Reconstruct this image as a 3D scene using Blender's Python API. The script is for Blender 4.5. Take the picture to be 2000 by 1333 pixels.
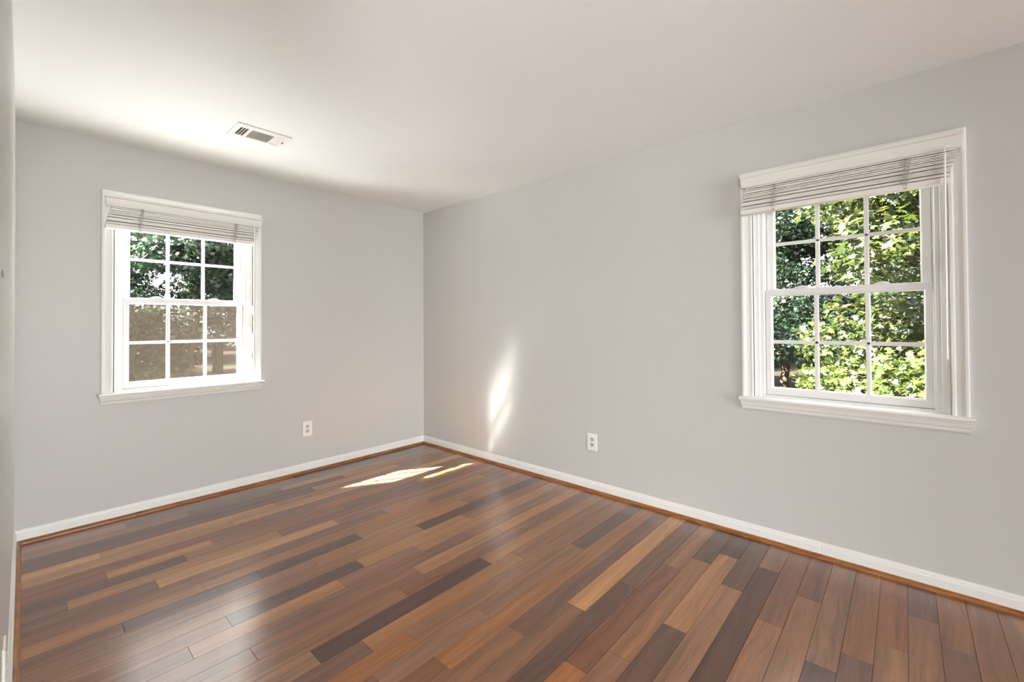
import bpy, math, random
import numpy as np
from mathutils import Matrix, Vector

S = bpy.context.scene
COL = S.collection
for o in list(bpy.data.objects):
    bpy.data.objects.remove(o)

# ------------------------------------------------------------------ camera
YAW, PIT, ROL = 0.839895136, 0.0110795997, -0.00560238142
F_PX, CY = 855.768318, 625.085658
CAM = Vector((-2.8116, -3.77124, 1.23286))
fw = Vector((math.sin(YAW) * math.cos(PIT), math.cos(YAW) * math.cos(PIT), math.sin(PIT)))
rt = Vector((math.cos(YAW), -math.sin(YAW), 0))
up = rt.cross(fw)
r2 = rt * math.cos(ROL) + up * math.sin(ROL)
u2 = up * math.cos(ROL) - rt * math.sin(ROL)
cd = bpy.data.cameras.new('camera')
cam = bpy.data.objects.new('camera', cd)
COL.objects.link(cam)
cam.matrix_world = Matrix(((r2.x, u2.x, -fw.x, CAM.x), (r2.y, u2.y, -fw.y, CAM.y), (r2.z, u2.z, -fw.z, CAM.z), (0, 0, 0, 1)))
cd.sensor_width = 36.0
cd.lens = F_PX * 36.0 / 2000.0
cd.shift_y = -(666.5 - CY) / 2000.0
cd.clip_start = 0.01
cd.clip_end = 400
S.camera = cam

# ------------------------------------------------------------------ world, sun, added fill lights, exposure
SUN_E, SKY_E, REAR_E, HALL_E = 220.0, 6.0, 140.0, 82.0
SUN_DIR = Vector((1.08, -0.64, -1.0)).normalized()
w = bpy.data.worlds.new('sky')
S.world = w
w.use_nodes = True
nt = w.node_tree
bg = nt.nodes['Background']
bg.inputs[0].default_value = (0.97, 0.99, 1.0, 1)
bg.inputs[1].default_value = SKY_E
sd = bpy.data.lights.new('sun', 'SUN')
sd.energy = SUN_E
sd.angle = math.radians(0.53)
sd.color = (0.99, 1.0, 0.975)
so = bpy.data.objects.new('sun', sd)
COL.objects.link(so)
so.rotation_euler = SUN_DIR.to_track_quat('-Z', 'Y').to_euler()
so.location = (-20, 12, 18)
ad = bpy.data.lights.new('rear_fill', 'AREA')  # unseen fill light added behind the camera to brighten the room
ad.shape = 'RECTANGLE'
ad.size, ad.size_y = 1.35, 2.05
ad.energy = REAR_E
ad.color = (0.93, 1.0, 1.04)
ao = bpy.data.objects.new('rear_fill', ad)
COL.objects.link(ao)
ao.location = (-2.05, -9.25, 1.2)
ao.rotation_euler = (math.radians(90), 0, 0)
hd = bpy.data.lights.new('hall_fill', 'AREA')  # unseen fill disk added in the hallway to brighten the right wall
hd.shape = 'DISK'
hd.size = 0.8
hd.energy = HALL_E
hd.color = (0.94, 0.995, 1.02)
ho = bpy.data.objects.new('hall_fill', hd)
COL.objects.link(ho)
ho.location = (-4.3, -4.72, 1.25)
ho.rotation_euler = Vector((1.0, 0.75, 0.12)).to_track_quat('-Z', 'Y').to_euler()

vs = S.view_settings
vs.view_transform = 'Standard'
vs.look = 'None'
vs.exposure = 0.08
vs.gamma = 1.0
vs.use_curve_mapping = False
cy = S.cycles
cy.use_denoising = True
cy.max_bounces = 12
cy.diffuse_bounces = 8
cy.glossy_bounces = 4
cy.transmission_bounces = 6
cy.transparent_max_bounces = 16
cy.caustics_reflective = True
cy.blur_glossy = 0.0
cy.sample_clamp_indirect = 80.0
cy.use_guiding = True
cy.guiding_training_samples = 32

# ------------------------------------------------------------------ helpers
def lin(c):
    c = c / 255.0
    return c / 12.92 if c <= 0.04045 else ((c + 0.055) / 1.055) ** 2.4

def rgb(r, g, b):
    return (lin(r), lin(g), lin(b), 1.0)

def new_mat(name):
    m = bpy.data.materials.new(name)
    m.use_nodes = True
    return m, m.node_tree, m.node_tree.nodes['Principled BSDF']

def simple(name, col, rough=0.5, spec=0.5, metal=0.0):
    m, t, p = new_mat(name)
    p.inputs['Base Color'].default_value = col
    p.inputs['Roughness'].default_value = rough
    p.inputs['Specular IOR Level'].default_value = spec
    p.inputs['Metallic'].default_value = metal
    return m

def painted(name, col, rough, bump, scale, spec=0.5, var=0.0):
    m, t, p = new_mat(name)
    p.inputs['Base Color'].default_value = col
    p.inputs['Roughness'].default_value = rough
    p.inputs['Specular IOR Level'].default_value = spec
    tc = t.nodes.new('ShaderNodeTexCoord')
    n = t.nodes.new('ShaderNodeTexNoise')
    n.inputs['Scale'].default_value = scale
    n.inputs['Detail'].default_value = 3
    t.links.new(tc.outputs['Object'], n.inputs['Vector'])
    b = t.nodes.new('ShaderNodeBump')
    b.inputs['Strength'].default_value = bump
    b.inputs['Distance'].default_value = 0.002
    t.links.new(n.outputs['Fac'], b.inputs['Height'])
    t.links.new(b.outputs['Normal'], p.inputs['Normal'])
    return m

M_WALL = painted('wall_paint', rgb(198, 196, 192), 0.42, 0.05, 160, 0.35)
M_CEIL = painted('ceiling_paint', rgb(239, 239, 238), 0.75, 0.06, 120, 0.2)
M_TRIM = painted('trim_paint', rgb(230, 228, 224), 0.32, 0.03, 60, 0.5)
M_VINYL = simple('white_vinyl', rgb(229, 228, 226), 0.3)
M_BLIND = simple('blind_white', rgb(228, 224, 218), 0.42)
M_CORD = simple('cord_white', rgb(176, 170, 160), 0.8)
M_PLATE = simple('plate_white', rgb(236, 233, 226), 0.3)
M_RECEP = simple('receptacle_white', rgb(196, 192, 185), 0.35)
M_DARK = simple('dark_slot', rgb(48, 45, 42), 0.7, 0.2)
M_GREY = simple('grey_plastic_shade', rgb(128, 124, 118), 0.5)
M_VENT = simple('vent_enamel', rgb(236, 233, 227), 0.4)
M_DUCT = simple('dark_duct_shade', rgb(70, 68, 65), 0.8, 0.2)
M_EXT = painted('exterior_siding', rgb(190, 182, 168), 0.7, 0.2, 20, 0.2)

def shoe_material():
    m, t, p = new_mat('shoe_wood')
    tc = t.nodes.new('ShaderNodeTexCoord')
    mp = t.nodes.new('ShaderNodeMapping')
    mp.inputs['Scale'].default_value = (6, 6, 60)
    n = t.nodes.new('ShaderNodeTexNoise')
    n.inputs['Scale'].default_value = 2.0
    n.inputs['Detail'].default_value = 5
    r = t.nodes.new('ShaderNodeValToRGB')
    r.color_ramp.elements[0].position = 0.3
    r.color_ramp.elements[0].color = rgb(112, 66, 28)
    r.color_ramp.elements[1].position = 0.75
    r.color_ramp.elements[1].color = rgb(172, 112, 56)
    t.links.new(tc.outputs['Object'], mp.inputs['Vector'])
    t.links.new(mp.outputs['Vector'], n.inputs['Vector'])
    t.links.new(n.outputs['Fac'], r.inputs['Fac'])
    t.links.new(r.outputs['Color'], p.inputs['Base Color'])
    p.inputs['Roughness'].default_value = 0.3
    return m
M_SHOE = shoe_material()

def glass_material():
    m, t, p = new_mat('window_glass')
    out = t.nodes['Material Output']
    t.nodes.remove(p)
    tr = t.nodes.new('ShaderNodeBsdfTransparent')
    tr.inputs[0].default_value = (0.96, 0.97, 0.96, 1)
    gl = t.nodes.new('ShaderNodeBsdfGlossy')
    gl.inputs['Roughness'].default_value = 0.02
    lw = t.nodes.new('ShaderNodeLayerWeight')
    lw.inputs['Blend'].default_value = 0.3
    pw = t.nodes.new('ShaderNodeMath'); pw.operation = 'POWER'; pw.inputs[1].default_value = 4.0
    t.links.new(lw.outputs['Facing'], pw.inputs[0])
    fr = t.nodes.new('ShaderNodeMath'); fr.operation = 'MULTIPLY_ADD'
    fr.inputs[1].default_value = 0.5; fr.inputs[2].default_value = 0.014
    t.links.new(pw.outputs[0], fr.inputs[0])
    mx = t.nodes.new('ShaderNodeMixShader')
    t.links.new(fr.outputs[0], mx.inputs[0])
    t.links.new(tr.outputs[0], mx.inputs[1])
    t.links.new(gl.outputs[0], mx.inputs[2])
    t.links.new(mx.outputs[0], out.inputs[0])
    return m
M_GLASS = glass_material()

def screen_material():
    m, t, p = new_mat('insect_mesh')
    out = t.nodes['Material Output']
    t.nodes.remove(p)
    tr = t.nodes.new('ShaderNodeBsdfTransparent')
    df = t.nodes.new('ShaderNodeBsdfDiffuse')
    df.inputs[0].default_value = rgb(60, 52, 45)
    tl = t.nodes.new('ShaderNodeBsdfTranslucent')
    tl.inputs[0].default_value = rgb(46, 39, 33)
    a = t.nodes.new('ShaderNodeMixShader')
    a.inputs[0].default_value = 0.6
    t.links.new(df.outputs[0], a.inputs[1])
    t.links.new(tl.outputs[0], a.inputs[2])
    mx = t.nodes.new('ShaderNodeMixShader')
    mx.inputs[0].default_value = 0.38
    t.links.new(tr.outputs[0], mx.inputs[1])
    t.links.new(a.outputs[0], mx.inputs[2])
    t.links.new(mx.outputs[0], out.inputs[0])
    return m
M_SCREEN = screen_material()

class MB:
    def __init__(self):
        self.v, self.f, self.m = [], [], []

    def quadset(self, verts, faces, mi=0):
        b = len(self.v)
        self.v += [tuple(q) for q in verts]
        self.f += [tuple(b + i for i in f) for f in faces]
        self.m += [mi] * len(faces)
        return self

    def box(self, x0, y0, z0, x1, y1, z1, mi=0, bev=0.0):
        if bev <= 0:
            v = [(x0, y0, z0), (x1, y0, z0), (x1, y1, z0), (x0, y1, z0), (x0, y0, z1), (x1, y0, z1), (x1, y1, z1), (x0, y1, z1)]
            f = [(0, 3, 2, 1), (4, 5, 6, 7), (0, 1, 5, 4), (1, 2, 6, 5), (2, 3, 7, 6), (3, 0, 4, 7)]
            return self.quadset(v, f, mi)
        import bmesh
        bm = bmesh.new()
        bmesh.ops.create_cube(bm, size=1.0)
        for q in bm.verts:
            q.co = Vector(((x0 + x1) / 2 + q.co.x * (x1 - x0), (y0 + y1) / 2 + q.co.y * (y1 - y0), (z0 + z1) / 2 + q.co.z * (z1 - z0)))
        bmesh.ops.bevel(bm, geom=bm.edges[:], offset=bev, segments=2, profile=0.6, affect='EDGES')
        bm.verts.index_update()
        self.quadset([tuple(q.co) for q in bm.verts], [tuple(q.index for q in fc.verts) for fc in bm.faces], mi)
        bm.free()
        return self

    def extrude_profile(self, prof, mapa, mapb, mi=0):
        """closed profile (list of 2D) swept between two mapping functions"""
        n = len(prof)
        v = [mapa(*q) for q in prof] + [mapb(*q) for q in prof]
        f = [(i, (i + 1) % n, n + (i + 1) % n, n + i) for i in range(n)]
        f += [tuple(range(n - 1, -1, -1)), tuple(range(n, 2 * n))]
        return self.quadset(v, f, mi)

    def tube(self, pts, radii, seg=8, mi=0):
        pts = [Vector(q) for q in pts]
        b = len(self.v)
        n = len(pts)
        for i, q in enumerate(pts):
            d = (pts[min(i + 1, n - 1)] - pts[max(i - 1, 0)]).normalized()
            a = Vector((0, 0, 1)) if abs(d.z) < 0.9 else Vector((1, 0, 0))
            e1 = d.cross(a).normalized()
            e2 = d.cross(e1)
            rr = radii[i] if hasattr(radii, '__len__') else radii
            for k in range(seg):
                an = 2 * math.pi * k / seg
                self.v.append(tuple(q + e1 * (math.cos(an) * rr) + e2 * (math.sin(an) * rr)))
        for i in range(n - 1):
            for k in range(seg):
                k2 = (k + 1) % seg
                self.f.append((b + i * seg + k, b + i * seg + k2, b + (i + 1) * seg + k2, b + (i + 1) * seg + k))
                self.m.append(mi)
        self.f.append(tuple(b + k for k in range(seg - 1, -1, -1)))
        self.f.append(tuple(b + (n - 1) * seg + k for k in range(seg)))
        self.m += [mi, mi]
        return self

    def build(self, name, mats, parent=None, smooth=False):
        me = bpy.data.meshes.new(name)
        me.from_pydata(self.v, [], self.f)
        mats = mats if isinstance(mats, (list, tuple)) else [mats]
        for q in mats:
            me.materials.append(q)
        me.polygons.foreach_set('material_index', self.m)
        if smooth:
            me.polygons.foreach_set('use_smooth', [True] * len(self.f))
        me.update()
        import bmesh
        bm = bmesh.new()
        bm.from_mesh(me)
        bmesh.ops.recalc_face_normals(bm, faces=bm.faces[:])
        bm.to_mesh(me)
        bm.free()
        o = bpy.data.objects.new(name, me)
        COL.objects.link(o)
        if parent:
            o.parent = parent
        return o

def tag(o, label=None, cat=None, group=None, kind=None):
    if label: o['label'] = label
    if cat: o['category'] = cat
    if group: o['group'] = group
    if kind: o['kind'] = kind
    return o

def empty(name, loc=(0, 0, 0), rz=0.0):
    o = bpy.data.objects.new(name, None)
    o.empty_display_size = 0.1
    COL.objects.link(o)
    o.location = loc
    o.rotation_euler = (0, 0, rz)
    return o

def copy_tree(o, parent=None):
    c = o.copy()
    COL.objects.link(c)
    c.parent = parent
    for ch in list(o.children):
        copy_tree(ch, c)
    return c

# ------------------------------------------------------------------ room shell
W, D, H, T = 2.84415, 9.0, 2.414, 0.14       # corner seen in the photo is the origin
WC1, WC2 = -2.025, -3.5225                   # window centres on back wall / right wall
OP = (0.398, 0.79, 2.045)                    # opening half width, bottom, top

b = MB()
b.box(-W - T, 0, -0.1, WC1 - OP[0], T, H)
b.box(WC1 + OP[0], 0, -0.1, T, T, H)
b.box(WC1 - OP[0], 0, -0.1, WC1 + OP[0], T, OP[1])
b.box(WC1 - OP[0], 0, OP[2], WC1 + OP[0], T, H)
tag(b.build('wall_back', M_WALL), 'pale grey back wall with the smaller looking window on the left', 'wall', kind='structure')
b = MB()
b.box(0, -D - T, -0.1, T, WC2 - OP[0], H)
b.box(0, WC2 + OP[0], -0.1, T, 0, H)
b.box(0, WC2 - OP[0], -0.1, T, WC2 + OP[0], OP[1])
b.box(0, WC2 - OP[0], OP[2], T, WC2 + OP[0], H)
tag(b.build('wall_right', M_WALL), 'long pale grey right wall with the bright reflected patch of light', 'wall', kind='structure')
b = MB()
b.box(-W - T, -3.05, -0.1, -W, 0, H)
b.box(-W - T, -D, -0.1, -W, -4.35, H)
b.box(-W - T, -4.35, 2.06, -W, -3.05, H)
tag(b.build('wall_left', M_WALL), 'narrow strip of pale grey left wall at the photo edge', 'wall', kind='structure')
b = MB()  # rear wall; its opening is added to let the rear fill in
b.box(-W - T, -D - T, -0.1, -2.75, -D, H)
b.box(-1.35, -D - T, -0.1, 0, -D, H)
b.box(-2.75, -D - T, -0.1, -1.35, -D, 0.12)
b.box(-2.75, -D - T, 2.25, -1.35, -D, H)
tag(b.build('wall_front', M_WALL), 'pale grey wall behind the camera with a wide opening added for the fill light', 'wall', kind='structure')
b = MB()
b.box(-4.75, -5.6, -0.1, -4.65, -2.65, H)
b.box(-4.65, -2.75, -0.1, -W - T, -2.65, H)
b.box(-4.65, -5.6, -0.1, -W - T, -5.5, H)
tag(b.build('wall_hall', M_WALL), 'pale grey hallway walls beyond the open doorway', 'wall', kind='structure')
b = MB()
b.box(-4.75, -5.6, -0.1, -W, -2.65, -0.003)
tag(b.build('floor_hall', M_SHOE), 'brown wooden hallway floor beyond the doorway', 'floor', kind='structure')
b = MB()
b.box(-W - T, -D - T, H, T, T, H + 0.19)
b.box(-4.75, -5.6, H, -W - T, -2.65, H + 0.12)
tag(b.build('ceiling', M_CEIL), 'plain white painted ceiling', 'ceiling', kind='structure')
b = MB()
b.box(-4.75, T, 2.56, 0.75, 0.74, 2.60)
b.box(-4.75, 0.70, 2.545, 0.75, 0.74, 2.66)
b.box(T, -D - T, 2.56, 0.75, T, 2.60)
tag(b.build('trim_1', M_EXT), 'roof eave overhanging the outside of both windows', 'eave', kind='structure')

# ------------------------------------------------------------------ floor planks
PITCH, Y0 = 0.0938, -0.0143
PAL = {'d': (70, 42, 32), 'p': (100, 66, 52), 'm': (130, 86, 56), 'r': (127, 76, 49), 't': (154, 104, 62),
       'l': (176, 124, 76), 'o': (160, 98, 46), 'g': (86, 60, 41)}
JR = {'a': (220, 1000, 5), 'b': (220, 1066, 4.9925), 'c': (600, 1066, 4.9925), 'e': (980, 1066, 4.9925), 'f': (1360, 1066, 4.9925),
      'h': (1600, 1066, 4.9925), 'k': (800, 860, 5), 'n': (20, 960, 5), 'q': (300, 880, 5), 's': (560, 900, 5), 'v': (1100, 900, 5)}
JOINTS = [('a', 105, 1133, 'm', 'p'), ('a', 1137, 1073, 'm', 'm'), ('a', 890, 732, 't', 't'), ('a', 435, 715, 'p', 'm'), ('a', 710, 455, 'd', 'm'),
          ('a', 975, 305, 'l', 'm'), ('a', 1165, 115, 't', 'l'), ('a', 1640, 220, 'm', 'p'), ('a', 1510, 420, 'm', 'p'), ('a', 1410, 595, 'm', 'd'),
          ('a', 1972, 490, 'm', 't'), ('a', 740, 25, 'm', 'g'), ('a', 125, 135, 'm', 'g'), ('b', 763, 1048, 'm', 'm'), ('b', 1378, 1060, 'm', 'm'),
          ('c', 525, 180, 'd', 'l'), ('c', 340, 375, 't', 'r'), ('c', 125, 595, 'm', 'p'), ('c', 85, 1090, 't', 'd'), ('c', 940, 460, 'm', 'r'),
          ('c', 1090, 250, 'r', 't'), ('c', 592, 983, 'p', 't'), ('c', 1060, 925, 'o', 'm'), ('c', 1745, 150, 'g', 't'), ('c', 1755, 675, 'm', 'm'),
          ('c', 1320, 1150, 'm', 'm'), ('c', 650, 1285, 'r', 'm'), ('c', 1090, 28, 'r', 't'),
          ('e', 741, 605, 'm', 'l'), ('e', 1280, 405, 'd', 'g'), ('e', 1672, 212, 'p', 'm'), ('e', 727, 1190, 'o', 'r'), ('e', 1710, 820, 'p', 't'),
          ('e', 1210, 1120, 'm', 'm'), ('e', 152, 838, 'm', 'p'), ('e', 162, 100, 't', 'm'),
          ('f', 335, 111, 't', 'd'), ('f', 78, 160, 'm', 'g'), ('f', 362, 420, 'm', 'g'), ('f', 735, 765, 'm', 'r'), ('f', 745, 252, 'd', 'm'),
          ('f', 1127, 535, 'm', 'p'), ('f', 1260, 1202, 'd', 'm'), ('f', 1607, 1120, 'p', 'm'),
          ('h', 745, 1012, 'm', 'r'), ('h', 1065, 737, 'm', 'p'), ('h', 1420, 1055, 'p', 'm'),
          ('k', 545, 605, 'o', 'm'), ('k', 197, 741, 't', 'o'), ('k', 110, 861, 'm', 'd'), ('k', 550, 750, 't', 'm'), ('k', 875, 880, 'm', 't'),
          ('k', 1068, 1130, 'm', 'm'), ('k', 1650, 1045, 'm', 'g'), ('k', 70, 400, 'd', 'o'), ('k', 710, 345, 't', 'p'), ('k', 920, 340, 'p', 'm'),
          ('k', 600, 932, 'g', 'm'),
          ('n', 880, 635, 'l', 'm'), ('n', 942, 825, 'r', 'l'), ('n', 555, 1120, 'p', 't'), ('q', 1200, 540, 'l', 'm'), ('q', 1565, 380, 'p', 'l'),
          ('q', 1595, 580, 'm', 'o'), ('q', 1860, 555, 'm', 'p'), ('q', 1785, 700, 'l', 'm'), ('q', 1860, 255, 'p', 't'), ('q', 1230, 375, 'g', 't'),
          ('q', 1080, 680, 'r', 'p'), ('s', 980, 505, 'm', 't'), ('s', 860, 615, 't', 'o'), ('s', 710, 740, 'p', 't'), ('s', 675, 75, 'p', 't'),
          ('s', 1092, 55, 't', 'm'), ('s', 1400, 400, 't', 'm'), ('s', 1020, 245, 'o', 'm')]
# plank tones where no joint names one: (x, y) in photo pixels inside the plank
TONES = [(1600, 1100, 'r'), (1700, 1150, 'm'), (1790, 1190, 'p'), (1880, 1230, 'm'), (1960, 1260, 'm'), (1250, 1080, 'm'), (1340, 1010, 'l'),
         (900, 1250, 't'), (1080, 1290, 'd')]

def floor_pt(px, py):
    X, Y = px - 1000.0, py - CY
    sr, cr = math.sin(ROL), math.cos(ROL)
    x0, y0 = X * cr + Y * sr, -X * sr + Y * cr
    d = fw + rt * (x0 / F_PX) + up * (-y0 / F_PX)
    k = -CAM.z / d.z
    q = CAM + d * k
    return q.x, q.y

def row_of(y):
    return int(math.floor((Y0 - y) / PITCH))

def build_floor():
    rnd = random.Random(11)
    rows = {}
    for z, zx, zy, cl, cr_ in JOINTS:
        ox, oy, s = JR[z]
        x, y = floor_pt(ox + zx / s, oy + zy / s)
        rows.setdefault(row_of(y), []).append((x, cl, cr_))
    tones = {}
    for px, py, c in TONES:
        x, y = floor_pt(px, py)
        tones.setdefault(row_of(y), []).append((x, c))
    mb = MB()
    cols, offs = [], []
    nrow = int((D + Y0) / PITCH) + 1
    pool = ['m'] * 5 + ['p'] * 4 + ['t'] * 3 + ['r'] * 2 + ['d'] * 2 + ['o', 'l', 'g']
    for n in range(-1, nrow):
        y1 = min(Y0 - n * PITCH, 0.0)
        y0 = max(Y0 - (n + 1) * PITCH, -D)
        if y1 - y0 < 0.004:
            continue
        js = sorted(rows.get(n, []))
        clean = []
        for j in js:
            if clean and j[0] - clean[-1][0] < 0.07:
                continue
            clean.append(j)
        js = clean
        cuts = [(-W - 0.02, None, js[0][1] if js else None)] + js + [(0.02, js[-1][2] if js else None, None)]
        segs = []
        for (xa, la, ra), (xb, lb, rb) in zip(cuts[:-1], cuts[1:]):
            cands = [c for c in (ra, lb) if c]
            if not cands:
                cands = [rnd.choice(pool)]
            if xb - xa > 1.9:
                k = xa + (xb - xa) * rnd.uniform(0.35, 0.65)
                segs.append((xa, k, ra or rnd.choice(pool)))
                segs.append((k, xb, lb or rnd.choice(pool)))
            else:
                segs.append((xa, xb, cands[-1] if len(cands) > 1 and cands[0] == 'm' else cands[0]))
        for xa, xb, c in segs:
            for tx, tc in tones.get(n, []):
                if xa < tx < xb:
                    c = tc
            base = PAL[c]
            jt = rnd.uniform(-9, 9)
            jr = rnd.uniform(-4, 4)
            base = [q * 0.8 + z * 0.2 for q, z in zip(base, (130, 86, 56))]
            colr = rgb(base[0] + jt + jr, base[1] + jt, base[2] + jt - jr)
            g, e, zb = 0.0003, 0.0009, -0.0012
            v = [(xa + g, y0 + g, zb), (xb - g, y0 + g, zb), (xb - g, y1 - g, zb), (xa + g, y1 - g, zb),
                 (xa + e, y0 + e, 0), (xb - e, y0 + e, 0), (xb - e, y1 - e, 0), (xa + e, y1 - e, 0)]
            mb.quadset(v, [(4, 5, 6, 7), (0, 1, 5, 4), (1, 2, 6, 5), (2, 3, 7, 6), (3, 0, 4, 7)])
            off = (rnd.uniform(0, 50), rnd.uniform(0, 50), rnd.random(), 1.0)
            cols += [colr] * 8
            offs += [off] * 8
    nb = len(mb.v)
    mb.box(-W, -D, -0.1, 0, 0, -0.003)
    cols += [rgb(40, 28, 22)] * (len(mb.v) - nb)
    offs += [(0, 0, 0, 1)] * (len(mb.v) - nb)
    m, t, p = new_mat('hardwood_planks')
    o = mb.build('floor', m)
    me = o.data
    a = me.color_attributes.new('plank_tone', 'FLOAT_COLOR', 'POINT')
    a.data.foreach_set('color', np.array(cols, dtype=np.float32).ravel())
    a2 = me.color_attributes.new('plank_shift', 'FLOAT_COLOR', 'POINT')
    a2.data.foreach_set('color', np.array(offs, dtype=np.float32).ravel())
    L, N = t.links, t.nodes
    at = N.new('ShaderNodeAttribute'); at.attribute_name = 'plank_tone'
    sh = N.new('ShaderNodeAttribute'); sh.attribute_name = 'plank_shift'
    tc = N.new('ShaderNodeTexCoord')
    ad_ = N.new('ShaderNodeVectorMath'); ad_.operation = 'ADD'
    L.new(tc.outputs['Object'], ad_.inputs[0]); L.new(sh.outputs['Vector'], ad_.inputs[1])
    # slow wander that bends the grain
    mw = N.new('ShaderNodeMapping'); mw.inputs['Scale'].default_value = (1.6, 3.0, 1)
    L.new(ad_.outputs[0], mw.inputs['Vector'])
    wn = N.new('ShaderNodeTexNoise'); wn.inputs['Scale'].default_value = 1.5; wn.inputs['Detail'].default_value = 2
    L.new(mw.outputs[0], wn.inputs['Vector'])
    ws = N.new('ShaderNodeVectorMath'); ws.operation = 'SCALE'; ws.inputs['Scale'].default_value = 0.085
    L.new(wn.outputs['Color'], ws.inputs[0])
    a3 = N.new('ShaderNodeVectorMath'); a3.operation = 'ADD'
    L.new(ad_.outputs[0], a3.inputs[0]); L.new(ws.outputs[0], a3.inputs[1])
    def streak(sx, sy, det):
        mp = N.new('ShaderNodeMapping'); mp.inputs['Scale'].default_value = (sx, sy, 1)
        L.new(a3.outputs[0], mp.inputs['Vector'])
        n = N.new('ShaderNodeTexNoise'); n.inputs['Scale'].default_value = 1.0; n.inputs['Detail'].default_value = det
        n.inputs['Roughness'].default_value = 0.6
        L.new(mp.outputs[0], n.inputs['Vector'])
        return n.outputs['Fac']
    def math_(op, a_, b_):
        q = N.new('ShaderNodeMath'); q.operation = op
        for i, z in enumerate((a_, b_)):
            if isinstance(z, float): q.inputs[i].default_value = z
            else: L.new(z, q.inputs[i])
        return q.outputs[0]
    broad = streak(1.2, 26, 2.0)
    fine = streak(5.0, 170, 3.0)
    pore = streak(30.0, 500, 2.0)
    g1 = math_('MULTIPLY_ADD', broad, 1.35)
    g1.node.inputs[2].default_value = 0.325
    g2 = math_('MULTIPLY_ADD', fine, 0.8)
    g2.node.inputs[2].default_value = 0.6
    g3 = math_('MULTIPLY_ADD', pore, 0.4)
    g3.node.inputs[2].default_value = 0.8
    g = math_('MULTIPLY', math_('MULTIPLY', g1, g2), g3)
    mxc = N.new('ShaderNodeVectorMath'); mxc.operation = 'SCALE'
    L.new(at.outputs['Color'], mxc.inputs[0]); L.new(g, mxc.inputs['Scale'])
    L.new(mxc.outputs[0], p.inputs['Base Color'])
    rr = math_('MULTIPLY_ADD', fine, 0.06)
    rr.node.inputs[2].default_value = 0.26
    L.new(rr, p.inputs['Roughness'])
    p.inputs['IOR'].default_value = 1.5
    p.inputs['Coat Weight'].default_value = 0.7
    p.inputs['Coat Roughness'].default_value = 0.175
    bp = N.new('ShaderNodeBump'); bp.inputs['Strength'].default_value = 0.06; bp.inputs['Distance'].default_value = 0.001
    L.new(fine, bp.inputs['Height']); L.new(bp.outputs[0], p.inputs['Normal'])
    return tag(o, 'glossy brown hardwood plank floor of mixed tones', 'floor', kind='structure')
build_floor()

# ------------------------------------------------------------------ baseboards and shoe moulding
BASE = [(0, 0), (0.013, 0), (0.013, 0.055), (0.0115, 0.059), (0.0085, 0.062), (0.0078, 0.068), (0.006, 0.073), (0.003, 0.078), (0, 0.078)]
SHOE = [(0, 0)] + [(0.0005 + 0.0175 * math.cos(a), 0.0195 * math.sin(a)) for a in [i * math.pi / 16 for i in range(9)]] + [(0, 0.0195)]
TB = 0.013

def run(prof, p0, p1, inward, mitre0, mitre1, extra=0.0, mb=None):
    """p0,p1 wall-line ends (2D); inward unit normal; mitre = +1 shrink with offset, 0 square"""
    p0, p1, n = Vector(p0), Vector(p1), Vector(inward)
    d = (p1 - p0).normalized()
    def ma(a, z):
        a = a + extra
        q = p0 + n * a + d * (a * mitre0)
        return (q.x, q.y, z)
    def mb_(a, z):
        a = a + extra
        q = p1 + n * a - d * (a * mitre1)
        return (q.x, q.y, z)
    (mb or MB()).extrude_profile(prof, ma, mb_)

def base_obj(name, segs, prof, mat, extra, label, cat):
    mb = MB()
    for s in segs:
        run(prof, *s, extra=extra, mb=mb)
    return tag(mb.build(name, mat), label, cat, kind='structure')

bk = [((-W, 0), (0, 0), (0, -1), 1, 1)]
rg = [((0, 0), (0, -3.4335), (-1, 0), 1, 0), ((0, -3.4343), (0, -D), (-1, 0), 0, 1)]
rs = [((0, 0), (0, -2.0715), (-1, 0), 1, 0), ((0, -2.0722), (0, -D), (-1, 0), 0, 1)]
lf = [((-W, -3.0), (-W, 0), (1, 0), 0, 1)]
base_obj('baseboard_back', bk, BASE, M_TRIM, 0, 'white baseboard along the back wall', 'baseboard')
base_obj('baseboard_right', rg, BASE, M_TRIM, 0, 'white baseboard along the right wall with a butt seam', 'baseboard')
base_obj('baseboard_left', lf, BASE, M_TRIM, 0, 'white baseboard along the strip of left wall', 'baseboard')
base_obj('trim_2', bk, SHOE, M_SHOE, TB, 'brown wooden shoe moulding below the back wall baseboard', 'moulding')
base_obj('trim_3', rs, SHOE, M_SHOE, TB, 'brown wooden shoe moulding below the right wall baseboard', 'moulding')
base_obj('trim_4', lf, SHOE, M_SHOE, TB, 'brown wooden shoe moulding below the left wall baseboard', 'moulding')

# ------------------------------------------------------------------ windows (local: u right, d outward, z up)
def u_frame(prof, hw, zt, zb):
    """prof: closed list of (a outward from inner edge, d); legs down to zb with mitred head"""
    mb = MB()
    n = len(prof)
    path = [lambda a: (-(hw + a), zb), lambda a: (-(hw + a), zt + a), lambda a: (hw + a, zt + a), lambda a: (hw + a, zb)]
    v = []
    for fn in path:
        for a, d in prof:
            x, z = fn(a)
            v.append((x, d, z))
    f = []
    for s in range(3):
        for i in range(n):
            j = (i + 1) % n
            f.append((s * n + i, s * n + j, (s + 1) * n + j, (s + 1) * n + i))
    f.append(tuple(range(n)))
    f.append(tuple(3 * n + i for i in range(n - 1, -1, -1)))
    mb.quadset(v, f)
    return mb

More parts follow.
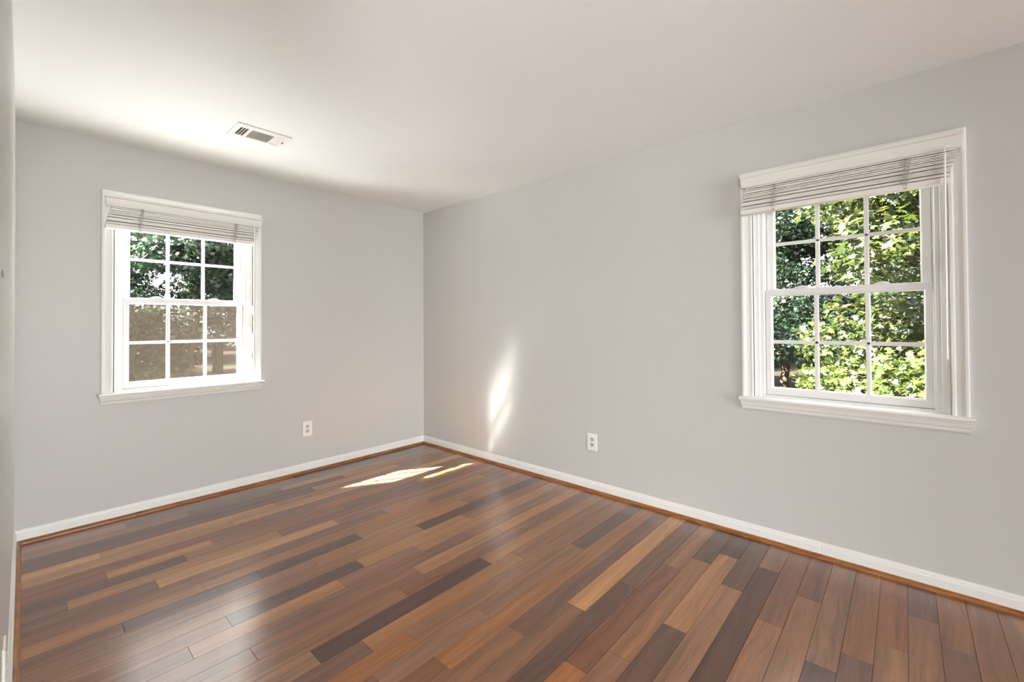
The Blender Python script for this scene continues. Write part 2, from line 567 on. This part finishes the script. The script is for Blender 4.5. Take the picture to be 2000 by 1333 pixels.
def loop_frame(prof, inner, widths):
    """closed rectangular frame; prof: closed list of (t 0..1 inner to outer, d)"""
    x0, z0, x1, z1 = inner
    l, r, bt, tp = widths
    mb = MB()
    n = len(prof)
    v = []
    for c in range(4):
        for t, d in prof:
            X = (x0 - l * t) if c in (0, 3) else (x1 + r * t)
            Z = (z0 - bt * t) if c in (0, 1) else (z1 + tp * t)
            v.append((X, d, Z))
    f = []
    for s in range(4):
        e = (s + 1) % 4
        for i in range(n):
            j = (i + 1) % n
            f.append((s * n + i, s * n + j, e * n + j, e * n + i))
    mb.quadset(v, f)
    return mb

def grille(hw, z0, z1, d0, d1, vw, hwid, us, zs):
    mb = MB()
    def bar(a0, a1, c0, c1, vert):
        ch = 0.005
        prof = [(c0 + ch, d0), (c1 - ch, d0), (c1, d0 + 0.003), (c1, d1 - 0.003), (c1 - ch, d1), (c0 + ch, d1), (c0, d1 - 0.003), (c0, d0 + 0.003)]
        if vert:
            mb.extrude_profile(prof, lambda c, d: (c, d, a0), lambda c, d: (c, d, a1))
        else:
            mb.extrude_profile(prof, lambda c, d: (a0, d, c), lambda c, d: (a1, d, c))
    for u in us:
        bar(z0, z1, u - vw / 2, u + vw / 2, True)
    for z in zs:
        bar(-hw, hw, z - hwid / 2, z + hwid / 2, False)
    return mb

def make_window():
    r = empty('window_1', (WC1, 0, 0), 0)
    cas = [(0, 0), (0, -0.010), (0.003, -0.0125), (0.010, -0.0125), (0.016, -0.0105), (0.030, -0.0125), (0.040, -0.016), (0.044, -0.019),
           (0.052, -0.0195), (0.0565, -0.018), (0.0575, -0.015), (0.0575, 0)]
    u_frame(cas, 0.403, 2.0465, 0.812).build('casing', M_TRIM, r)
    u_frame([(0, 0.0), (0, T), (0.018, T), (0.018, 0.0)], 0.396, 2.03, 0.80).build('jamb', M_TRIM, r)
    # vinyl frame with a stepped stop
    fr = [(0, 0.047), (0, 0.132), (1, 0.132), (1, 0.022), (0.55, 0.022), (0.5, 0.026), (0.5, 0.036), (0.12, 0.036), (0.06, 0.047)]
    loop_frame(fr, (-0.3515, 0.823, 0.3515, 1.992), (0.0445, 0.0445, 0.02, 0.038)).build('frame', M_VINYL, r)
    st = MB()
    prof = [(0.06, 0.792), (0.06, 0.812), (-0.036, 0.812), (-0.044, 0.811), (-0.0495, 0.807), (-0.051, 0.802), (-0.0495, 0.797), (-0.044, 0.793), (-0.036, 0.792)]
    st.extrude_profile(prof, lambda d, z: (-0.474, d if d < 0 else 0.0, z), lambda d, z: (0.474, d if d < 0 else 0.0, z))
    st.box(-0.396, 0.0, 0.792, 0.396, 0.06, 0.812)
    st.build('stool', M_TRIM, r)
    ap = MB()
    pr = [(0, 0.792), (-0.036, 0.792), (-0.036, 0.786), (-0.030, 0.782), (-0.028, 0.774), (-0.024, 0.764), (-0.018, 0.756), (-0.0165, 0.748), (-0.012, 0.740), (0, 0.740)]
    def tap(s):
        return lambda d, z: (s * (0.4605 + 0.008 * (z - 0.740) / 0.052 if d < -0.001 else 0.4605), d, z)
    ap.extrude_profile(pr, tap(-1), tap(1))
    ap.build('apron', M_TRIM, r)
    lo = loop_frame([(0, 0.064), (0.12, 0.057), (0.2, 0.055), (0.95, 0.055), (1, 0.057), (1, 0.09), (0, 0.09)],
                    (-0.318, 0.866, 0.318, 1.386), (0.0315, 0.0315, 0.0415, 0.038)).build('lower_sash', M_VINYL, r)
    grille(0.320, 0.864, 1.388, 0.0705, 0.0815, 0.0215, 0.0205, (-0.109, 0.109), (1.126,)).build('grille', M_VINYL, lo)
    MB().box(-0.320, 0.0745, 0.864, 0.320, 0.0775, 1.388).build('glass_pane', M_GLASS, lo)
    upq = loop_frame([(0, 0.104), (0.12, 0.097), (0.2, 0.095), (0.95, 0.095), (1, 0.097), (1, 0.13), (0, 0.13)],
                     (-0.309, 1.430, 0.309, 1.950), (0.0405, 0.0405, 0.042, 0.04)).build('upper_sash', M_VINYL, r)
    grille(0.311, 1.428, 1.952, 0.1105, 0.1215, 0.0215, 0.0195, (-0.105, 0.105), (1.690,)).build('grille', M_VINYL, upq)
    MB().box(-0.311, 0.1145, 1.428, 0.311, 0.1175, 1.952).build('glass_pane', M_GLASS, upq)
    for s in (-0.174, 0.167):
        k = MB()
        k.extrude_profile([(s - 0.034, 1.424), (s + 0.034, 1.424), (s + 0.031, 1.430), (s + 0.020, 1.437), (s + 0.006, 1.441), (s - 0.012, 1.440), (s - 0.026, 1.434), (s - 0.033, 1.429)],
                          lambda c, z: (c, 0.062, z), lambda c, z: (c, 0.086, z))
        k.box(s - 0.006, 0.05, 1.426, s + 0.022, 0.064, 1.4335, bev=0.002)
        k.build('sash_lock', M_VINYL, r)
    return r

win1 = make_window()
win2 = copy_tree(win1)
win2.name = 'window_2'
win2.location = (0, WC2, 0)
win2.rotation_euler = (0, 0, -math.pi / 2)
tag(win1, 'white double hung window in the back wall, lower sash behind a brown insect screen', 'window', kind='structure')
tag(win2, 'white double hung window in the right wall with bright leaves outside', 'window', kind='structure')
sc_ = MB()
sc_.quadset([(-0.345, 0.1355, 0.835), (0.345, 0.1355, 0.835), (0.345, 0.1355, 1.41), (-0.345, 0.1355, 1.41)], [(0, 1, 2, 3)])
so_ = sc_.build('insect_screen', M_SCREEN, win1)
so_['label'] = 'brownish fine mesh screen'
sf = loop_frame([(0, 0.133), (0, 0.1385), (1, 0.1385), (1, 0.133)], (-0.337, 0.843, 0.337, 1.402), (0.012, 0.012, 0.012, 0.012)).build('screen_frame', M_VINYL, so_)

# ------------------------------------------------------------------ blinds
def make_blind():
    r = empty('window_blind', (WC1, 0, 0), 0)
    va = MB()
    # crown shaped valance with returns to the casing
    prof = [(-0.078, 2.064), (-0.080, 2.060), (-0.079, 2.050), (-0.072, 2.044), (-0.070, 2.030), (-0.066, 2.012), (-0.060, 1.997), (-0.056, 1.994),
            (-0.052, 1.996), (-0.060, 2.014), (-0.062, 2.040), (-0.068, 2.056), (-0.070, 2.064)]
    def ext(d):
        return 0.449 - 0.010 * (1 - min(1, max(0, (-d - 0.056) / 0.024)))
    va.extrude_profile(prof, lambda d, z: (-ext(d), d, z), lambda d, z: (ext(d), d, z))
    for s in (-1, 1):
        ret = [(-0.0195, 2.064), (-0.072, 2.064), (-0.066, 2.03), (-0.055, 1.996), (-0.0195, 1.996)]
        va.extrude_profile(ret, lambda d, z, s=s: (s * ext(d), d, z), lambda d, z, s=s: (s * (ext(d) - 0.006), d, z))
    va.box(-0.435, -0.062, 2.058, 0.435, -0.0195, 2.064)
    va.build('valance', M_BLIND, r)
    hr = MB()
    hr.box(-0.425, -0.058, 2.004, 0.425, -0.0205, 2.056)
    hr.build('headrail', M_BLIND, r)
    rnd = random.Random(5)
    sl = MB()
    ns = 14
    zb, zt = 1.8845, 1.998
    for i in range(ns):
        t = i / (ns - 1)
        z = zb + (zt - zb) * t + rnd.uniform(-0.0012, 0.0012)
        sk = -0.022 + 0.030 * t + rnd.uniform(-0.0015, 0.0015)
        tl = rnd.uniform(-0.0015, 0.0022)
        ry = rnd.uniform(-0.0008, 0.0008)
        h = 0.0027
        prof = []
        for k in range(5):
            d = -0.072 + 0.050 * k / 4
            c = 0.0022 * (1 - (2 * k / 4 - 1) ** 2)
            prof.append((d, z + c + h + tl * (1 - k / 2)))
        low = [(d, q - 2 * h) for d, q in prof[::-1]]
        P = prof + low
        sl.extrude_profile(P, lambda d, q, sk=sk, ry=ry: (sk - 0.424, d, q - ry), lambda d, q, sk=sk, ry=ry: (sk + 0.424, d, q + ry))
    sl.build('slats', M_BLIND, r)
    br = MB()
    br.box(-0.424 - 0.023, -0.073, 1.8545, 0.424 - 0.023, -0.0215, 1.8805, bev=0.003)
    br.build('bottom_rail', M_BLIND, r)
    for u in (-0.27, 0.27):
        c = MB()
        rn = random.Random(int(u * 100) + 50)
        for q in range(3):
            pts = []
            for k in range(12):
                t = k / 11
                z = 1.998 - t * 0.13
                pts.append((u - 0.014 * t + (q - 1) * 0.006 + rn.uniform(-0.006, 0.006), -0.0745 - rn.uniform(0, 0.006), z))
            c.tube(pts, 0.0014, 5)
        for k in range(7):
            z = 1.99 - k * 0.016
            pts = [(u - 0.012 + rn.uniform(-0.006, 0.004), -0.0745, z), (u + rn.uniform(-0.003, 0.003), -0.082, z - 0.004), (u + 0.012 + rn.uniform(-0.006, 0.004), -0.0745, z + 0.002)]
            c.tube(pts, 0.001, 5)
        c.box(u - 0.020, -0.0765, 1.853, u - 0.006, -0.0725, 1.861, bev=0.001)
        c.build('ladder_cord', M_CORD, r)
    wd = MB()
    wd.tube([(0.389, -0.083, 1.985), (0.388, -0.083, 1.9), (0.386, -0.083, 1.074)], [0.0045, 0.0048, 0.0042], 6)
    wd.tube([(0.389, -0.064, 2.012), (0.389, -0.078, 2.006), (0.389, -0.083, 1.99)], [0.003, 0.003, 0.003], 6)
    wd.tube([(0.386, -0.083, 1.079), (0.386, -0.083, 1.068)], [0.0052, 0.0046], 8)
    wd.build('tilt_wand', M_PLATE, r)
    return r
bl1 = make_blind()
bl2 = copy_tree(bl1)
bl2.location = (0, WC2, 0)
bl2.rotation_euler = (0, 0, -math.pi / 2)
for ch in bl2.children:
    if ch.name.startswith(('valance', 'headrail')):
        ch.location.z += 0.013
tag(bl1, 'white slatted blind raised at the top of the back wall window', 'window blind')
tag(bl2, 'white slatted blind raised at the top of the right wall window', 'window blind')

# ------------------------------------------------------------------ outlets
def make_outlet():
    r = empty('wall_outlet', (0, 0, 0), 0)
    p = MB()
    p.box(-0.0398, -0.0062, -0.062, 0.0398, 0.0, 0.062, bev=0.0025)
    p.build('cover_plate', M_PLATE, r)
    for s in (1, -1):
        c = MB()
        cz = s * 0.0195
        out = []
        for k in range(28):
            a = 2 * math.pi * k / 28
            x = 0.0172 * math.cos(a)
            z = max(-0.0142, min(0.0142, 0.0172 * math.sin(a)))
            out.append((x, cz + z))
        c.extrude_profile(out, lambda x, z: (x, -0.0062, z), lambda x, z: (x * 0.95, -0.0082, cz + (z - cz) * 0.95))
        f = c.build('receptacle', M_RECEP, r)
        d = MB()
        d.box(-0.0078, -0.0086, cz - 0.001, -0.0052, -0.0080, cz + 0.0085)
        d.box(0.0052, -0.0086, cz - 0.0005, 0.0078, -0.0080, cz + 0.0075)
        d.tube([(0, -0.0086, cz - 0.0078), (0, -0.0080, cz - 0.0078)], 0.0030, 12)
        d.build('socket_slots', M_DARK, f)
    sc = MB()
    sc.tube([(0, -0.0072, 0), (0, -0.006, 0)], [0.0026, 0.0032], 12)
    sc.build('screw', M_RECEP, r)
    return r
out1 = make_outlet()
out1.location = (-1.2055, 0, 0.364)
tag(out1, 'white duplex outlet on the back wall below and right of the window', 'outlet')
out2 = copy_tree(out1)
out2.location = (0, -2.0425, 0.3635)
out2.rotation_euler = (0, 0, -math.pi / 2)
tag(out2, 'white duplex outlet low on the right wall', 'outlet')
out3 = copy_tree(out1)
out3.location = (-W, -2.045, 0.364)
out3.rotation_euler = (0, 0, math.pi / 2)
tag(out3, 'white outlet plate seen edge on at the lower left on the left wall', 'outlet')
th = MB().box(-0.035, -0.002, -0.0065, 0.035, 0.0, 0.0065, bev=0.0006).build('wall_mark', M_GREY)  # thin grey strip on the wall, not identified as any part
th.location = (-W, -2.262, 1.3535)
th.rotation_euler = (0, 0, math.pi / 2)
tag(th, 'thin unidentified grey mark high on the strip of left wall', 'plate')

# ------------------------------------------------------------------ ceiling vent
def make_vent():
    cx, cyv = -1.839, -0.812
    r = empty('ceiling_vent', (cx, cyv, H), 0)
    hx, hy = 0.150, 0.106
    banks = [(-0.121, -0.077), (-0.061, 0.066), (0.072, 0.122)]
    y0, y1 = -0.062, 0.072
    p = MB()
    z0, z1 = -0.007, -0.0005
    xs = [-hx, banks[0][0], banks[0][1], banks[1][0] + 0.001, banks[1][1], banks[2][0], banks[2][1], hx]
    p.box(-hx, -hy, z0, hx, y0, z1)
    p.box(-hx, y1, z0, hx, hy, z1)
    for a, c in ((-hx, banks[0][0]), (banks[0][1] + 0.0005, banks[1][0] + 0.0), (banks[1][1], banks[2][0]), (banks[2][1], hx)):
        if c - a > 0.0004:
            p.box(a, y0, z0, c, y1, z1)
    p.build('faceplate', M_VENT, r)
    du = MB()  # flat sheets: shade inside the duct painted as dark and mid grey
    du.box(banks[0][0], y0, -0.0012, banks[0][1], y1, -0.0004)
    du.box(banks[0][1], y0, -0.0012, 0.13, y1, -0.0004, 1)
    du.build('duct_shade', [M_DUCT, M_GREY], r)
    lv = MB()
    for k in range(1, 3):                       # straight bars of the left bank
        x = banks[0][0] + (banks[0][1] - banks[0][0]) * k / 3
        lv.box(x - 0.0013, y0, -0.0068, x + 0.0013, y1, -0.004)
    n = 13                                      # slanted blades of the middle bank
    for k in range(n):
        x = banks[1][0] + 0.004 + (banks[1][1] - banks[1][0] - 0.008) * k / (n - 1)
        prof = [(x + 0.0026, -0.0018), (x + 0.0036, -0.0018), (x - 0.0022, -0.0074), (x - 0.0034, -0.0074)]
        lv.extrude_profile(prof, lambda a, z: (a, y0, z), lambda a, z: (a, y1, z))
    for k in range(5):                          # right bank, blades lapped and closed
        x = banks[2][0] + 0.005 + 0.0098 * k
        prof = [(x - 0.0062, -0.0074), (x - 0.0058, -0.0064), (x + 0.0062, -0.0046), (x + 0.0058, -0.0056)]
        lv.extrude_profile(prof, lambda a, z: (a, y0, z), lambda a, z: (a, y1 - 0.006, z))
    lv.build('louvres', M_VENT, r)
    ho_ = MB()
    for k in range(3):
        ho_.box(0.078 + 0.0125 * k, -0.0755, -0.0074, 0.0825 + 0.0125 * k, -0.0705, -0.0068)
    ho_.build('slots', M_DARK, r)
    le = MB()
    le.box(0.126, -0.012, -0.016, 0.130, 0.004, -0.0068, bev=0.001)
    le.box(0.136, 0.0, -0.0085, 0.141, 0.005, -0.0068)
    le.build('damper_lever', M_GREY, r)
    return tag(r, 'white rectangular ceiling vent with louvres near the back window', 'vent')
make_vent()

# ------------------------------------------------------------------ outdoors
def leaf_material(name, c0, c1, c2, gloss, trans):
    m, t, p = new_mat(name)
    N, L = t.nodes, t.links
    out = N['Material Output']
    at = N.new('ShaderNodeAttribute'); at.attribute_name = 'leaf_tone'
    rp = N.new('ShaderNodeValToRGB')
    rp.color_ramp.elements[0].color = c0
    rp.color_ramp.elements[1].color = c2
    e = rp.color_ramp.elements.new(0.55); e.color = c1
    L.new(at.outputs['Fac'], rp.inputs['Fac'])
    L.new(rp.outputs[0], p.inputs['Base Color'])
    p.inputs['Roughness'].default_value = 0.45
    p.inputs['Specular IOR Level'].default_value = gloss
    tl = N.new('ShaderNodeBsdfTranslucent')
    hs = N.new('ShaderNodeHueSaturation'); hs.inputs['Hue'].default_value = 0.48; hs.inputs['Value'].default_value = 1.5
    L.new(rp.outputs[0], hs.inputs['Color']); L.new(hs.outputs[0], tl.inputs[0])
    mx = N.new('ShaderNodeMixShader'); mx.inputs[0].default_value = trans
    L.new(p.outputs[0], mx.inputs[1]); L.new(tl.outputs[0], mx.inputs[2])
    L.new(mx.outputs[0], out.inputs[0])
    return m
M_MAPLE = leaf_material('maple_leaves', rgb(26, 37, 11), rgb(49, 58, 19), rgb(76, 78, 31), 0.5, 0.35)
M_DARKLEAF = leaf_material('forest_leaves', rgb(10, 24, 14), rgb(18, 33, 18), rgb(37, 46, 17), 0.35, 0.35)
M_BARK = painted('bark', rgb(48, 39, 31), 0.9, 0.8, 14, 0.1)

def foliage(name, centers, n, size, mat, parent, shape, seed, updir=(0, 0, 1), flat=0.5):
    """centers: list of (x, y, z, rx, rz) clusters; one mesh of n leaves"""
    R = np.random.default_rng(seed)
    C = np.array(centers)
    wgt = C[:, 3] ** 2 * C[:, 4]
    idx = R.choice(len(C), n, p=wgt / wgt.sum())
    d = R.normal(size=(n, 3))
    d /= np.linalg.norm(d, axis=1)[:, None]
    rad = R.uniform(0.35, 1.0, n) ** 0.5
    pos = C[idx, :3] + d * rad[:, None] * np.stack([C[idx, 3], C[idx, 3], C[idx, 4]], 1)
    nrm = np.array(updir) * flat + d * 0.35 + R.normal(size=(n, 3)) * 0.45
    nrm /= np.linalg.norm(nrm, axis=1)[:, None]
    tv = R.normal(size=(n, 3))
    tv -= (tv * nrm).sum(1)[:, None] * nrm
    tv /= np.linalg.norm(tv, axis=1)[:, None]
    bv = np.cross(nrm, tv)
    sz = size * R.uniform(0.6, 1.25, n)
    sh = np.array(shape)                     # (k,3): along, across, lift
    k = len(sh)
    V = (pos[:, None, :] + sz[:, None, None] * (sh[None, :, 0:1] * tv[:, None, :] + sh[None, :, 1:2] * bv[:, None, :] + sh[None, :, 2:3] * nrm[:, None, :]))
    V = V.reshape(-1, 3)
    me = bpy.data.meshes.new(name)
    if k == 4:
        lt = np.array([[0, 1, 2, 3]])
    else:
        lt = np.array([[0, i, i + 1 if i + 1 < k else 1] for i in range(1, k)])
    nf, fl = lt.shape
    base = (np.arange(n) * k)[:, None, None]
    idxs = (lt[None] + base).reshape(-1)
    me.vertices.add(len(V))
    me.vertices.foreach_set('co', V.astype(np.float32).ravel())
    me.loops.add(len(idxs))
    me.loops.foreach_set('vertex_index', idxs.astype(np.int32))
    me.polygons.add(n * nf)
    me.polygons.foreach_set('loop_start', (np.arange(n * nf) * fl).astype(np.int32))
    me.update(calc_edges=True)
    a = me.attributes.new('leaf_tone', 'FLOAT', 'POINT')
    tone = np.clip(R.normal(0.45, 0.22, n), 0, 1)
    a.data.foreach_set('value', np.repeat(tone, k).astype(np.float32))
    me.materials.append(mat)
    o = bpy.data.objects.new(name, me)
    COL.objects.link(o)
    o.parent = parent
    return o

def maple_shape():
    pts = [(0.0, 0.0, 0.0)]
    out = [(-0.12, 0.0), (-0.22, 0.22), (-0.12, 0.30), (0.02, 0.48), (0.10, 0.26), (0.30, 0.42), (0.28, 0.16), (0.62, 0.0)]
    full = out + [(x, -y) for x, y in out[-2:0:-1]]
    for x, y in full:
        pts.append((x, y, -0.25 * (y * y) - 0.12 * x * x))
    return pts
MAPLE = maple_shape()
DIAMOND = [(-0.5, 0, 0), (0, 0.32, 0.06), (0.5, 0, 0), (0, -0.32, 0.06)]

def wood(height, r0, seed, branches, lean=0.3):
    rnd = random.Random(seed)
    mb = MB()
    pts, rad = [], []
    x = y = 0.0
    for k in range(9):
        t = k / 8
        pts.append((x, y, height * t - 0.15))
        rad.append(r0 * (1 - 0.78 * t) * (1.35 if k == 0 else 1))
        x += rnd.uniform(-lean, lean) * 0.5
        y += rnd.uniform(-lean, lean) * 0.5
    mb.tube(pts, rad, 10)
    ends = []
    for i in range(branches):
        k = rnd.randint(3, 8)
        bx, by, bz = pts[k]
        a = rnd.uniform(0, 2 * math.pi)
        ln = rnd.uniform(0.17, 0.29) * height * (1.1 - 0.5 * k / 8)
        ex, ey, ez = bx + math.cos(a) * ln, by + math.sin(a) * ln, bz + ln * rnd.uniform(0.1, 0.6)
        mb.tube([(bx, by, bz), ((bx + ex) / 2, (by + ey) / 2, (bz + ez) / 2 + ln * 0.08), (ex, ey, ez)], [rad[k] * 0.55, rad[k] * 0.35, rad[k] * 0.12], 6)
        ends.append((ex, ey, ez))
        ends.append(((bx + ex) / 2, (by + ey) / 2, (bz + ez) / 2 + 0.2))
    return mb, pts, ends

GZ = -2.9
def ground_z(x, y):
    r = math.hypot(max(0, x - 2), max(0, y - 2))
    return GZ + 0.055 * max(0, r - 9) + 0.0009 * max(0, r - 16) ** 2 + 0.18 * math.sin(0.5 * x + 1.3) * math.sin(0.43 * y)

def tree(name, loc, height, r0, nleaf, size, mat, shape, seed, crown, branches=16, flat=0.5):
    x, y = loc
    r = empty(name, (x, y, ground_z(x, y)))
    mb, pts, ends = wood(height, r0, seed, branches)
    mb.build('trunk', M_BARK, r, smooth=True)
    rnd = random.Random(seed + 1)
    cs = []
    for e in ends:
        s = crown * rnd.uniform(0.7, 1.2)
        cs.append((e[0], e[1], e[2], s, s * 0.55))
    cs.append((pts[-1][0], pts[-1][1], pts[-1][2], crown, crown * 0.8))
    foliage('foliage', cs, nleaf, size, mat, r, shape, seed, flat=flat)
    return r

mt = tree('maple_tree', (6.0, -4.6), 7.4, 0.15, 32000, 0.125, M_MAPLE, MAPLE, 21, 0.75, 44, 0.7)
tag(mt, 'sunlit maple tree with pale green leaves close outside the right wall window', 'tree')
st = tree('shade_tree', (9.4, -0.6), 8.5, 0.17, 9000, 0.13, M_DARKLEAF, DIAMOND, 33, 1.0, 24)
tag(st, 'darker green tree behind the maple at the left of the right wall window', 'tree')
ot = tree('shade_tree', (4.6, 2.2), 9.0, 0.18, 8000, 0.14, M_DARKLEAF, DIAMOND, 35, 1.0, 20)  # unseen tree added to cast shade on the tree before it
tag(ot, 'dark leafy tree added unseen beyond the room corner to shade the others', 'tree')
rf = random.Random(8)
proto = [tree('woodland_tree', (1.0, 13.6), 7.0, 0.15, 16000, 0.185, M_DARKLEAF, DIAMOND, 51, 0.95, 26),
         tree('woodland_tree', (6.4, 17.4), 7.6, 0.17, 16000, 0.185, M_DARKLEAF, DIAMOND, 52, 1.05, 28)]
spots = [(-5.2, 16.0), (0.2, 19.6), (12.2, 19.2), (4.0, 23.4), (-5.6, 22.6), (11.4, 25.6), (-11.4, 19.6), (-1.4, 26.0), (5.6, 30.0), (11.6, 31.6), (-7.4, 29.0),
         (0.2, 32.2), (7.0, 36.0), (-13.2, 26.6), (-5.4, 35.4), (13.8, 37.8), (1.4, 38.6), (-12.0, 34.0), (8.0, 41.6), (-4.8, 41.8), (2.6, 44.8), (14.0, 43.4),
         (15.4, -7.4), (14.8, -0.4), (18.6, 4.8), (20.4, -4.2), (21.8, -10.6), (23.0, 0.8), (26.4, -6.6), (28.8, -1.2), (25.6, 6.8), (31.8, -10.8), (32.6, 4.0), (34.6, -4.4)]
woods = list(proto)
for i, (x, y) in enumerate(spots):
    c = copy_tree(proto[i % 2])
    c.location = (x, y, ground_z(x, y))
    s = rf.uniform(0.95, 1.15)
    c.scale = (s, s, s)
    c.rotation_euler = (0, 0, rf.uniform(0, 6.28))
    woods.append(c)
for o in woods:
    if o.location.y > 10:
        tag(o, 'dark green woodland tree behind the back wall window', 'tree', 'woodland trees behind the back window')
    else:
        tag(o, 'woodland tree far behind the maple outside the right window', 'tree', 'woodland trees behind the maple')

def shrub(loc, seed, mat, n, rad, hgt):
    x, y = loc
    r = empty('woodland_shrub', (x, y, ground_z(x, y)))
    rnd = random.Random(seed)
    mb, cs = MB(), []
    for k in range(7):
        a = k * 0.9 + rnd.uniform(0, 0.5)
        ex, ey, ez = math.cos(a) * rad * 0.7, math.sin(a) * rad * 0.7, hgt * rnd.uniform(0.5, 0.85)
        mb.tube([(0, 0, -0.1), (ex * 0.5, ey * 0.5, ez * 0.6), (ex, ey, ez)], [0.025, 0.018, 0.006], 5)
        cs.append((ex, ey, ez, rad * 0.5, hgt * 0.3))
    mb.build('stems', M_BARK, r)
    foliage('foliage', cs, n, 0.13, mat, r, DIAMOND, seed)
    return r
M_LIME = leaf_material('shrub_leaves', rgb(40, 50, 12), rgb(62, 70, 17), rgb(84, 84, 24), 0.3, 0.4)
sh0 = shrub((3.2, 19.4), 71, M_LIME, 1500, 0.9, 1.1)
shs = [sh0]
for x, y in [(8.6, 21.2), (1.8, 25.4), (8.2, 27.6), (3.0, 33.2), (9.6, 35.0), (-2.4, 22.6), (4.4, 38.0), (10.6, 40.0), (5.4, 44.0)]:
    c = copy_tree(sh0)
    c.location = (x, y, ground_z(x, y))
    s = rf.uniform(0.7, 1.3)
    c.scale = (s, s, s)
    c.rotation_euler = (0, 0, rf.uniform(0, 6.28))
    shs.append(c)
for o in shs:
    tag(o, 'low yellow green shrub on the brown woodland floor behind the insect screen', 'shrub', 'shrubs on the woodland floor')

M_BOUNCE = painted('bounce_pale', rgb(178, 181, 184), 0.85, 0.3, 9, 0.2)
dw = MB()  # unseen slab added to bounce sunlight through the window onto the ceiling
dw.box(-9.0, 1.0, GZ - 0.3, 5.0, 10.5, GZ + 0.22)
tag(dw.build('bounce_slab', M_BOUNCE), 'unseen pale slab added below the back wall window to bounce sunlight up', 'bounce slab', kind='structure')

def ground():
    n = 70
    xs = np.linspace(-45, 75, n)
    ys = np.linspace(-45, 75, n)
    v = [(x, y, ground_z(x, y)) for y in ys for x in xs]
    f = [(j * n + i, j * n + i + 1, (j + 1) * n + i + 1, (j + 1) * n + i) for j in range(n - 1) for i in range(n - 1)]
    m, t, p = new_mat('leaf_litter')
    N, L = t.nodes, t.links
    tc = N.new('ShaderNodeTexCoord')
    n1 = N.new('ShaderNodeTexNoise'); n1.inputs['Scale'].default_value = 7; n1.inputs['Detail'].default_value = 8; n1.inputs['Roughness'].default_value = 0.75
    n2 = N.new('ShaderNodeTexNoise'); n2.inputs['Scale'].default_value = 0.35; n2.inputs['Detail'].default_value = 4
    L.new(tc.outputs['Object'], n1.inputs['Vector']); L.new(tc.outputs['Object'], n2.inputs['Vector'])
    r1 = N.new('ShaderNodeValToRGB')
    r1.color_ramp.elements[0].position = 0.35; r1.color_ramp.elements[0].color = rgb(15, 11, 9)
    r1.color_ramp.elements[1].position = 0.7; r1.color_ramp.elements[1].color = rgb(40, 31, 25)
    r2_ = N.new('ShaderNodeValToRGB')
    r2_.color_ramp.elements[0].position = 0.5; r2_.color_ramp.elements[0].color = (0, 0, 0, 1)
    r2_.color_ramp.elements[1].position = 0.62; r2_.color_ramp.elements[1].color = (1, 1, 1, 1)
    L.new(n1.outputs['Fac'], r1.inputs['Fac']); L.new(n2.outputs['Fac'], r2_.inputs['Fac'])
    mx = N.new('ShaderNodeMixRGB')
    mx.inputs['Color2'].default_value = rgb(27, 30, 14)
    L.new(r2_.outputs[0], mx.inputs['Fac']); L.new(r1.outputs[0], mx.inputs['Color1'])
    L.new(mx.outputs[0], p.inputs['Base Color'])
    p.inputs['Roughness'].default_value = 0.95
    p.inputs['Specular IOR Level'].default_value = 0.05
    o = MB().quadset(v, f).build('woodland_ground', m, smooth=True)
    tag(o, 'brown leaf littered woodland ground outside below the trees', 'ground', kind='structure')
ground()
